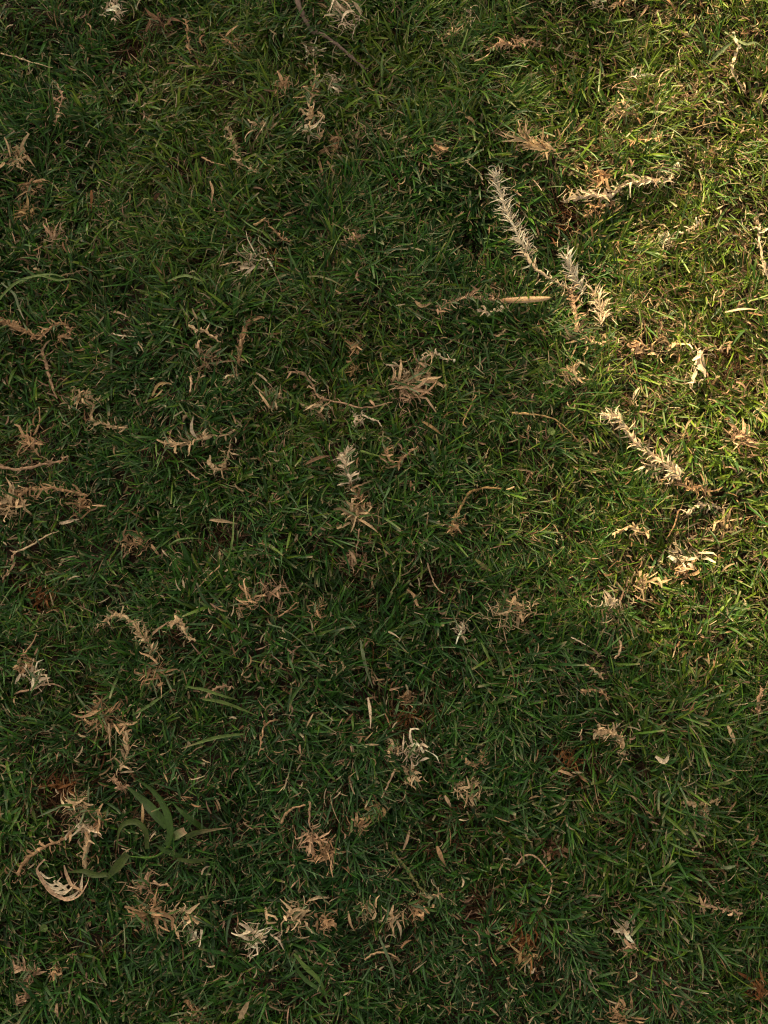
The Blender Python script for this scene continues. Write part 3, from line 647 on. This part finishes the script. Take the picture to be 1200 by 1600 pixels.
    # fine wispy blades over the top
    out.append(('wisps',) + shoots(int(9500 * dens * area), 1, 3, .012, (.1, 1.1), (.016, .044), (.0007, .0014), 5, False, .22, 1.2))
    # --- loose dry clippings caught in the top of the turf
    n = int(10500 * dens * area)
    x, y = U(n, x0, x1), U(n, y0, y1)
    if local:
        pr = .25 + 1.1 * vnoise(x, y, .045, 51) ** 2 + .9 * np.clip((x - .12) / .2, 0, 1) * np.clip((y + .2) / .3, 0, 1)
        ok = rng.random(n) < pr
        x, y = x[ok], y[ok]
    n = len(x)
    zt = hf(x, y) + (canopy(x, y) if local else .015)
    P = np.stack([x, y, zt + U(n, -.008, .002)], 1)
    c = STRAW[rng.integers(0, 5, n)] * U(n, .5, 1.1)[:, None]
    V, F, C = many_blades(P, U(n, 0, 6.283), U(n, -.3, .7), U(n, .004, .016), U(n, .0008, .0022), U(n, -.6, 1.3), rng.normal(0, 1.1, n), U(n, -1.4, 1.4), rng.normal(0, 1.6, n), c, c * .8, 4, True, U(n, .15, .9))
    out.append(('clippings', V, F, C))
    return out

def stuff_object(name, label, cat, parts, mat, parent=None):
    Vs, Fs, Cs, off = [], [], [], 0
    for V, F, C in parts:
        Vs.append(V); Fs.append(F + off); Cs.append(C); off += len(V)
    me = mesh_np(name, np.concatenate(Vs), np.concatenate(Fs), np.concatenate(Cs), mat)
    o = link(name, me, parent, 'stuff')
    if label: o['label'] = label; o['category'] = cat
    return o
lay = {k: (v, f, c) for k, v, f, c in grass_layers(-.47, .47, -.60, .66, 1.0)}
stuff_object('thatch', 'brown dead fibres lying on the soil under the green lawn', 'thatch', [lay['thatch']], M_DRY)
stuff_object('lawn_grass', 'short mown green grass covering the whole ground', 'grass', [lay['under'], lay['upper'], lay['wisps']], M_GREEN)
stuff_object('grass_clippings', 'tiny loose straw coloured clippings scattered through the grass', 'clippings', [lay['clippings']], M_DRY)

# the lawn goes on past the picture: one turf tile, its mesh shared by every copy
tl = {k: (v, f, c) for k, v, f, c in grass_layers(-.2, .2, -.2, .2, .8, False)}
surround = bpy.data.objects.new('surrounding_lawn', None)
col.objects.link(surround)
surround['kind'] = 'stuff'; surround['label'] = 'more mown grass going on past the edges of the picture'; surround['category'] = 'grass'
t0 = stuff_object('turf_green', None, None, [tl['under'], tl['upper'], tl['wisps']], M_GREEN, surround)
t1 = stuff_object('turf_dry', None, None, [tl['thatch'], tl['clippings']], M_DRY, surround)
xs = [-.26 + .26 * k for k in range(3)]
spots = [(sx * (.66 + .39 * k), -2.35 + .39 * j) for sx in (-1, 1) for k in range(6) for j in range(13)]
spots += [(x, y) for x in xs for y in [.85 + .39 * k for k in range(5)] + [-.79 - .39 * k for k in range(5)]]
for q, (x, y) in enumerate(spots):
    a = random.choice([0, 1, 2, 3]) * math.pi / 2
    for src in (t0, t1):
        o = src if q == 0 else src.copy()
        if q: col.objects.link(o); o.parent = surround
        o.location = (x, y, 0); o.rotation_euler = (0, 0, a)

# ------------------------------------------------------------------ builders of the picked-out things
def tangent_frames(P):
    T_ = np.gradient(P, axis=0)
    T_ /= np.linalg.norm(T_, axis=1)[:, None] + 1e-12
    s = np.cross(T_, np.array([0, 0, 1.0])); s /= np.linalg.norm(s, axis=1)[:, None] + 1e-9
    n_ = np.cross(s, T_)
    return T_, s, n_
def smooth_path(P, per=4):
    P = np.asarray(P, float)
    if len(P) < 2: return P
    Q = np.vstack([2 * P[0] - P[1], P, 2 * P[-1] - P[-2]])
    out = []
    for i in range(1, len(Q) - 2):
        for t in np.linspace(0, 1, per, endpoint=False):
            a, b, c, d = Q[i - 1], Q[i], Q[i + 1], Q[i + 2]
            out.append(.5 * (2 * b + (c - a) * t + (2 * a - 5 * b + 4 * c - d) * t * t + (3 * b - a - 3 * c + d) * t ** 3))
    out.append(P[-1])
    return np.array(out)
def tube_mesh(P, rad, c0, sides=6, knots=True):
    T_, s, n_ = tangent_frames(P)
    N = len(P)
    r = np.full(N, rad) * (1 - .45 * np.linspace(0, 1, N) ** 2)
    if knots: r = r * (1 + .35 * (rng.random(N) < .3)) * rng.uniform(.8, 1.15, N)
    ang = np.linspace(0, 2 * math.pi, sides, endpoint=False)
    V = P[:, None] + r[:, None, None] * (np.cos(ang)[None, :, None] * s[:, None] + np.sin(ang)[None, :, None] * n_[:, None] * .7)
    V = V.reshape(-1, 3)
    F = []
    for i in range(N - 1):
        for j in range(sides):
            k = (j + 1) % sides
            F.append([i * sides + j, i * sides + k, (i + 1) * sides + k, (i + 1) * sides + j])
    V = np.vstack([V, P[0], P[-1]])
    a, b = N * sides, N * sides + 1
    for j in range(sides):
        k = (j + 1) % sides
        F.append([a, k, j, j]); F.append([b, (N - 1) * sides + j, (N - 1) * sides + k, (N - 1) * sides + k])
    F = [f for f in F]
    C = np.repeat(c0[None] * rng.uniform(.75, 1.2, (N, 1)), sides, 0)
    C = np.vstack([C, c0, c0])
    return V, F, C
def tube_obj(name, P, rad, c0, org, parent, mat=None, sides=6):
    V, F, C = tube_mesh(P, rad, c0, sides)
    me = bpy.data.meshes.new(name)
    me.from_pydata([tuple(v) for v in (V - org)], [], [tuple(dict.fromkeys(f)) for f in F])
    me.polygons.foreach_set('use_smooth', np.ones(len(me.polygons), bool))
    a = me.color_attributes.new('Col', 'FLOAT_COLOR', 'POINT')
    a.data.foreach_set('color', np.concatenate([C, np.ones((len(C), 1))], 1).astype(np.float32).ravel())
    me.materials.append(mat or M_STEM)
    return link(name, me, parent)
def ribbon(P, w, c0, c1, roll0=0., twist=0., keel=.3, tip=.1, base=.6, wob=.0, tip_from=.7):
    T_, s, n_ = tangent_frames(P)
    N = len(P)
    t = np.linspace(0, 1, N)
    r = roll0 + twist * t
    side = s * np.cos(r)[:, None] + n_ * np.sin(r)[:, None]
    up = n_ * np.cos(r)[:, None] - s * np.sin(r)[:, None]
    prof = (base + (1 - base) * np.minimum(1, t * 3)) * (1 - (1 - tip) * np.clip((t - .45) / .55, 0, 1) ** 1.5)
    if wob: prof = prof * (1 + wob * rng.normal(0, 1, N))
    hw = (.5 * w * prof)[:, None]
    V = np.stack([P - side * hw + up * hw * keel, P, P + side * hw + up * hw * keel], 1).reshape(-1, 3)
    F = []
    for i in range(N - 1):
        F += [[i * 3, i * 3 + 1, i * 3 + 4, i * 3 + 3], [i * 3 + 1, i * 3 + 2, i * 3 + 5, i * 3 + 4]]
    k = np.clip((t - tip_from) / (1 - tip_from), 0, 1)[:, None]
    C = np.repeat((c0 * (1 - k) + c1 * k) * rng.uniform(.85, 1.12, (N, 1)), 3, 0)
    return V, np.array(F), C
def free_leaf(p, az, el, Ln, w, curl, bend, c, twist=0, S_=7, tip=.12, kink=0.):
    t = np.linspace(0, 1, S_)
    a = az + curl * t ** 1.3; e = el - bend * t
    if kink:
        k = rng.integers(2, S_ - 1); a[k:] += rng.normal(0, kink); e[k:] -= abs(rng.normal(0, kink)) * .5
    d = np.stack([np.cos(e) * np.cos(a), np.cos(e) * np.sin(a), np.sin(e)], 1) * (Ln / (S_ - 1))
    P = p + np.vstack([np.zeros(3), np.cumsum(d[:-1], 0)])
    return ribbon(P, w, c, c * rng.uniform(.7, 1.1), rng.normal(0, .5), twist, .45, tip, .6, .1)
PX = .00063
def leafy(kind, p, az, el, ln_px, w_px, root, org, palette, green, name='leaf'):
    g = rng.random() < green
    c = pal('sage' if rng.random() < .4 else 'green') * 1.15 if g else np.minimum(pal(palette) * rng.choice([.62, .85, 1.1, 1.3, 1.4]) * rng.uniform(.9, 1.08), .86)
    if g:
        r_ = free_leaf(p, az, el, ln_px * PX * rng.uniform(.7, 1.1), w_px * PX * .95, rng.normal(0, .3), rng.uniform(-.1, .6), c, rng.normal(0, .3), 6, .1)
    elif kind == 'P':
        r_ = free_leaf(p, az + rng.normal(0, .25), el, ln_px * PX * rng.uniform(.45, 1.15), w_px * PX * rng.uniform(.6, 1.2), rng.normal(0, .45), rng.uniform(-.2, 1.0), c, rng.normal(0, .8), 7, rng.uniform(.03, .2), .25)
    else:
        r_ = free_leaf(p, az + rng.normal(0, .35), el, ln_px * PX * (.3 + .95 * rng.random() ** 1.1), w_px * PX * rng.uniform(.5, 1.6), rng.normal(0, .55), rng.uniform(-.3, 1.3), c, rng.normal(0, 1.5), 7, rng.uniform(.05, .6), .95)
    V, F, C = r_
    # things lie on the turf, never deep inside it
    zt = ztop(V[:, 0], V[:, 1]) - (.008 if palette == 'rust' else .0042)
    V[:, 2] = np.maximum(V[:, 2], zt + (V[:, 2] - zt) * .25)
    return link(name, mesh_np(name, V - org, F, C, M_GREEN if g else M_DRY), root)
def thing(name, label, cat, p, group=None):
    o = bpy.data.objects.new(name, None)
    o.empty_display_size = .01
    col.objects.link(o)
    o.location = tuple(p)
    o['label'] = label; o['category'] = cat
    if group: o['group'] = group
    return o
def path_world(pts, dz=0., per=4, jit=.0):
    P = np.array([to_world(a, b, dz) for a, b in pts])
    P = smooth_path(P, per)
    if jit: P = P + rng.normal(0, jit, P.shape) * np.array([1, 1, .6])
    return P
def fibres(root, org, p, r, n, palette):
    x = rng.normal(0, r * .38, n); y = rng.normal(0, r * .38, n)
    P = np.stack([p[0] + x, p[1] + y, p[2] + rng.uniform(-.003, .003, n)], 1)
    c = np.array([pal(palette) * rng.uniform(.6, 1.05) for _ in range(n)])
    V, F, C = many_blades(P, U(n, 0, 6.283), U(n, -.2, .8), U(n, .35, .9) * r, U(n, .0005, .0011), U(n, -.5, 1.5), rng.normal(0, 1.6, n), U(n, -1, 1), rng.normal(0, 1.5, n), c, c, 5, False, U(n, .3, .9))
    o = link('fibres', mesh_np('fibres', V - org, F, C, M_DRY), root, 'stuff')

for kind, label, o in ITEMS:
    if kind == 'T':
        deep = -.004 if o['p'] == 'rust' else .0006
        p = to_world(o['x'], o['y'], deep)
        root = thing('dry_tuft', label, 'dry tuft', p)
        if o['n'] > 9: o['n'] = int(o['n'] * 1.25)
        if o['n'] > 9 and o['g'] >= .1: o['g'] = min(.55, o['g'] + .12)
        for i in range(o['n']):
            if o['d'] is None: az = 2 * math.pi * rng.random()
            else: az = R(o['d'] + rng.uniform(-.5, .5) * o['sp'])
            q = p + np.array([*(rng.normal(0, o['r'] * PX * (.30 if o['n'] > 9 else .1), 2) * np.array([1.2, .8])), rng.uniform(-.001, .004)])
            leafy('T', q, az, rng.uniform(.0, .9), o['r'] * 1.15, o['w'] * 1.05, root, p, o['p'], o['g'])
        fibres(root, p, p, o['r'] * PX, int(14 + o['r'] * .9), o['p'])
    elif kind == 'R':
        P = path_world(o['pts'], .002 + o['lift'], 5, .0005)
        org = P[0]
        root = thing('dead_runner', label, 'dead runner', org)
        tube_obj('stem', P, o['sw'] * PX * .5, pal(o['stem'] or o['p'], .25) * .85, org, root)
        T_, s_, _n = tangent_frames(P)
        for i in range(o['n']):
            u = (i + rng.uniform(0, .8)) / o['n'] * (len(P) - 1.01)
            k = int(u)
            q = P[k] + (P[k + 1] - P[k]) * (u - k)
            base = math.atan2(T_[k][1], T_[k][0]) + math.pi       # leaves point back towards the tip at the first point
            sgn = 1 if i % 2 else -1
            az = base + sgn * R(rng.uniform(*o['ang']))
            leafy('P' if o['lift'] >= .004 else 'R', q + np.array([0, 0, rng.uniform(0, .002)]), az, rng.uniform(-.1, .8), o['ll'], o['w'], root, org, o['p'], o['g'])
        m = len(P) // 2
        if o['sw'] >= 4: 
            for kk in range(0, len(P), 6): fibres(root, org, P[kk], o['ll'] * PX, 7, o['p'])
    elif kind == 'S':
        P = path_world(o['pts'], .002, 5, .0003)
        V, F, C = tube_mesh(P, o['sw'] * PX * .5, pal(o['p']), 6)
        t_ = tube_obj('dry_stalk', P, o['sw'] * PX * .40, pal(o['p']) * .9, P[0], None, M_STEM)
        t_.location = tuple(P[0]); t_['label'] = label; t_['category'] = 'stalk'
    elif kind in ('L', 'G'):
        P = path_world(o['pts'], .0015 if kind == 'L' else .003, 5, .0001)
        t = np.linspace(0, 1, len(P))
        P[:, 2] += .003 * np.sin(t * math.pi)
        c = pal(o['p']); ct = pal(o['tip']) if o['tip'] else c * (.8 if kind == 'L' else 1.05)
        V, F, C = ribbon(P, o['lw'] * PX * .86, c * (.85 if kind == 'L' else 1), ct * .85, rng.normal(0, .25), rng.normal(0, .5), .5, .15, .5, .06)
        nm = 'dry_leaf' if kind == 'L' else 'grass_blade'
        ob = link(nm, mesh_np(nm, V - P[0], F, C, M_DRY if kind == 'L' else M_GREEN))
        ob.location = tuple(P[0]); ob['label'] = label; ob['category'] = 'dry leaf' if kind == 'L' else 'grass blade'
    elif kind == 'POD':
        P = path_world(o['pts'], .006, 6)
        N = len(P); t = np.linspace(0, 1, N)
        T_, s_, n_ = tangent_frames(P)
        hw = o['lw'] * PX * .5 * np.sin(np.clip(t * .93 + .05, 0, 1) * math.pi) ** .55
        A = np.linspace(-1, 1, 7)
        V = P[:, None] + s_[:, None] * (A[None, :, None] * hw[:, None, None]) + n_[:, None] * ((1 - A ** 2)[None, :, None] * hw[:, None, None] * .55)
        lower = V - n_[:, None] * (.0006 + (1 - A ** 2)[None, :, None] * hw[:, None, None] * .3)
        def grid(n1, n2, off, flip=False):
            f = []
            for i in range(n1 - 1):
                for j in range(n2 - 1):
                    b = off + i * n2 + j
                    f.append([b, b + 1, b + n2 + 1, b + n2][::-1 if flip else 1])
            return f
        Fs = grid(N, 7, 0, True) + grid(N, 7, N * 7)
        for i in range(N - 1):
            for e_ in (0, 6):
                b = i * 7 + e_
                Fs.append([b, b + 7, b + 7 + N * 7, b + N * 7])
        VV = np.vstack([V.reshape(-1, 3), lower.reshape(-1, 3)])
        c0, c1 = np.array([.50, .29, .17]), np.array([.60, .42, .25])
        CC = np.repeat(c0 * (1 - np.clip(t * 3 - .3, 0, 1))[:, None] + c1 * np.clip(t * 3 - .3, 0, 1)[:, None], 7, 0)
        root = thing('pod_leaf', label, 'dry leaf', P[0])
        link('leaf_body', mesh_np('leaf_body', VV - P[0], np.array(Fs), np.vstack([CC, CC * .8]), M_DRY), root)
        k0, k1 = 2, N - 4
        tube_obj('midrib', P[k0:k1] + n_[k0:k1] * (hw[k0:k1] * .5)[:, None] + s_[k0:k1] * (hw[k0:k1] * .55)[:, None], .0002, np.array([.40, .24, .12]), P[0], root, sides=4)
    elif kind == 'CLOVER':
        p = to_world(o['x'], o['y'], .004)
        root = thing('clover_leaf', label, 'clover leaf', p)
        r = o['r'] * PX * .5
        for k, ang in enumerate((30, 150, 265)):
            cx, cy = math.cos(R(ang)), math.sin(R(ang))
            V = [(0, 0, 0)]
            for q in range(9):
                th = R(ang) + (q - 4) * .33
                rr = r * (1.25 if q != 4 else 1.08) * (.82 if q in (0, 8) else 1)
                V.append((rr * math.cos(th), rr * math.sin(th), .0008 * abs(q - 4) / 4 + .0004))
            F = [[0, q, q + 1, q + 1] for q in range(1, 9)]
            me = bpy.data.meshes.new('leaflet')
            me.from_pydata(V, [], [tuple(dict.fromkeys(f)) for f in F])
            at2 = me.color_attributes.new('Col', 'FLOAT_COLOR', 'POINT')
            c = pal('lime') * .75
            for d_ in at2.data: d_.color = (*c, 1)
            me.materials.append(M_GREEN)
            link('leaflet', me, root)
        a = p.copy(); b = p + np.array([.004, -.008, -.006])
        tube_obj('stem', smooth_path(np.array([b, (a + b) / 2 + np.array([.001, 0, 0]), a]), 3), .0005, pal('lime'), p, root, sides=5)
    elif kind == 'WEED':
        org = to_world(245, 1315, .0)
        root = thing('broad_leaved_weed', label, 'weed', org)
        leaves = [([(262, 1322), (268, 1298), (263, 1267), (242, 1236), (211, 1216)], 17, 'green', None, .010),
                  ([(262, 1292), (246, 1272), (227, 1252), (197, 1228)], 19, 'green', None, .007),
                  ([(230, 1326), (229, 1300), (216, 1284), (197, 1286), (187, 1300), (182, 1328)], 11, 'lime', None, .012),
                  ([(199, 1334), (186, 1352), (162, 1378)], 17, 'lime', None, .008),
                  ([(168, 1367), (148, 1366), (133, 1360), (103, 1363)], 11, 'lime', None, .010),
                  ([(290, 1308), (305, 1300), (325, 1296), (359, 1293)], 13, 'lime', 'straw', .010),
                  ([(272, 1308), (281, 1302), (289, 1298)], 17, 'sage', 'pink', .010),
                  ([(326, 1300), (306, 1284), (286, 1268), (268, 1252)], 11, 'green', None, .007),
                  ([(278, 1342), (300, 1344), (318, 1342), (334, 1338)], 9, 'lime', None, .008),
                  ([(285, 1338), (262, 1328), (240, 1318)], 12, 'green', None, .006),
                  ([(222, 1286), (225, 1268), (222, 1255)], 6, 'pink', 'tan', .012)]
        for pts, lw, p_, tp, dz in leaves:
            P = path_world(pts, dz - .004, 5)
            t = np.linspace(0, 1, len(P)); P[:, 2] += .004 * np.sin(t * math.pi)
            c = (pal(p_, .5) * (.42 if p_ == 'lime' else .8)) * np.array([.95, .95, .7])
            ct = pal(tp) if tp else c * 1.2
            V, F, C = ribbon(P, lw * .74 * PX, c, ct, rng.normal(0, .25), rng.normal(0, .3), .35, .08 if p_ != 'sage' else .8, .75, .02, .45 if tp else .8)
            lf = link('leaf', mesh_np('leaf', V - org, F, C, M_GREEN), root)
            tube_obj('midrib', P[1:-2] - np.array([0, 0, .0000]), .00022, c * 1.5, org, lf, M_GREEN, 4)
        P = path_world([(262, 1296), (266, 1314), (256, 1330), (236, 1340), (200, 1338)], .003, 4)
        tube_obj('stem', P, .0012, pal('green') * 1.2, org, root)
    elif kind == 'COMB':
        pts = [(70, 1342), (58, 1357), (64, 1372), (76, 1390), (92, 1402), (110, 1406), (126, 1398), (137, 1380), (140, 1368)]
        P = path_world(pts, .010, 5)
        org = P[0]
        root = thing('comb_husk', label, 'husk', org)
        c = np.array([.60, .40, .26])
        V, F, C = ribbon(P, 5 * PX, c, c * .8, .3, .5, .7, .25, .35, .14)
        link('outer_rim', mesh_np('outer_rim', V - org, F, C, M_DRY), root)
        ribs = [((62, 1362), (76, 1372), (92, 1367)), ((66, 1374), (84, 1382), (96, 1370)), ((72, 1383), (92, 1388), (110, 1380)),
                ((80, 1391), (98, 1394), (116, 1388)), ((92, 1399), (108, 1392), (122, 1376)), ((102, 1404), (116, 1398), (128, 1386)),
                ((84, 1376), (98, 1384), (108, 1392)), ((128, 1396), (128, 1380), (130, 1362))]
        for rb in ribs:
            Q = path_world(rb, .0085, 4); t = np.linspace(0, 1, len(Q)); Q[:, 2] += .002 * np.sin(t * math.pi)
            V, F, C = ribbon(Q, rng.uniform(2.6, 6) * PX, np.array([.74, .60, .42]), np.array([.66, .50, .33]), .2, rng.normal(0, .8), .5, .2, .7, .16)
            link('rib', mesh_np('rib', V - org, F, C, M_DRY), root)
        Q = path_world([(100, 1352), (104, 1368), (112, 1384), (128, 1392)], .013, 5)
        V, F, C = ribbon(Q, 5 * PX, pal('pink'), pal('tan'), .5, .4, .6, .5, .3, .08)
        link('inner_curl', mesh_np('inner_curl', V - org, F, C, M_DRY), root)

# ------------------------------------------------------------------ unseen tree added to shade the lawn, crown shaped around the sun patch
# stands on the lawn towards the sun, beyond the top of the picture; its right side is thinned for a soft shadow edge
tree_root = thing('added_shade_tree', 'unseen leafy tree added beyond the top of the lawn to shade most of the grass', 'tree', (0, 0, 0))
edge_px = [(2600, -420), (1500, -230), (1120, -60), (960, 60), (850, 220), (805, 420), (830, 620), (865, 780), (940, 880), (1070, 960), (1300, 1030), (2400, 1250)]  # wanted shade outline on the lawn; crown leaves are projected sunwards from it
EP = np.array([at(a, b) for a, b in edge_px])
def shade_side(x, y):
    """signed distance (m) from the crown's outline on the ground: positive = in shade"""
    best = np.full(np.shape(x), 1e9); sg = np.ones(np.shape(x))
    for (ax, ay), (bx, by) in zip(EP[:-1], EP[1:]):
        dx, dy = bx - ax, by - ay
        t = np.clip(((x - ax) * dx + (y - ay) * dy) / (dx * dx + dy * dy), 0, 1)
        d = np.hypot(x - ax - dx * t, y - ay - dy * t)
        side = np.sign(dx * (y - ay) - dy * (x - ax))
        m = d < best
        best = np.where(m, d, best); sg = np.where(m, side, sg)
    return best * -sg
n = 90000
gx_, gy_ = U(n, -2.4, 2.3), U(n, -2.3, 1.9)
# crown outline is round away from the lawn too
sgn_test = shade_side(np.array([-.3]), np.array([0.]))[0]
sd_ = shade_side(gx_, gy_) * np.sign(sgn_test)
pr = np.clip((sd_ + .10) / .30, 0, 1) ** 1.4
rad = np.hypot((gx_ + .2) / 2.2, (gy_ + .2) / 2.0)
lump = .45 + .55 * vnoise(gx_, gy_, .15, 77)
# leaves thinned in lumps near the outline to dapple the edge of the sun patch
ok = (rng.random(n) < pr * np.clip((1.05 - rad) / .1, 0, 1)) & (rng.random(n) < np.where(sd_ < .22, lump, 1))
gx_, gy_ = gx_[ok], gy_[ok]
m = len(gx_)
dist = 9.0 + U(m, -.8, .9)
P = np.stack([gx_, gy_, np.zeros(m)], 1) + dist[:, None] * sun_dir
az = U(m, 0, 6.283)
c = colours(m, gx_, gy_, np.full(m, .4))
V, F, C = many_blades(P, az, U(m, -1.0, .6), U(m, .05, .08), U(m, .03, .045), U(m, -.2, .6), rng.normal(0, .2, m), U(m, -.9, .9), rng.normal(0, .2, m), c, c, 2, False, np.full(m, .15))
crown_c = np.array([-.2, -.2, 0]) + 9.0 * sun_dir
tree_root.location = (crown_c[0], crown_c[1], 0)
loc = np.array(tree_root.location)
link('crown', mesh_np('crown', V - loc, F, C, M_GREEN), tree_root, 'stuff')
tp = np.array([[0, 0, -.05], [.05, .02, 1.2], [-.05, .06, 2.4], [.04, 0, crown_c[2] - .4], [.1, 0, crown_c[2] + .7]])
tube_obj('trunk', smooth_path(tp, 5), .16, pal('brown'), np.zeros(3), tree_root, M_STEM, 12)
for k in range(7):
    a = R(95 + k * 30)
    h0 = crown_c[2] - .9 + k * .12
    tip_ = np.array([math.cos(a) * 1.5, math.sin(a) * 1.3, crown_c[2] + .2 + .1 * (k % 3)])
    lp = np.array([[0, 0, h0], tip_ * np.array([.4, .4, 0]) + np.array([0, 0, (h0 + tip_[2]) / 2 + .1]), tip_])
    tube_obj('branch', smooth_path(lp, 5), .05, pal('brown'), np.zeros(3), tree_root, M_STEM, 8)
print('objects', len(bpy.data.objects), 'tris', sum(len(m.polygons) for m in bpy.data.meshes) * 2)
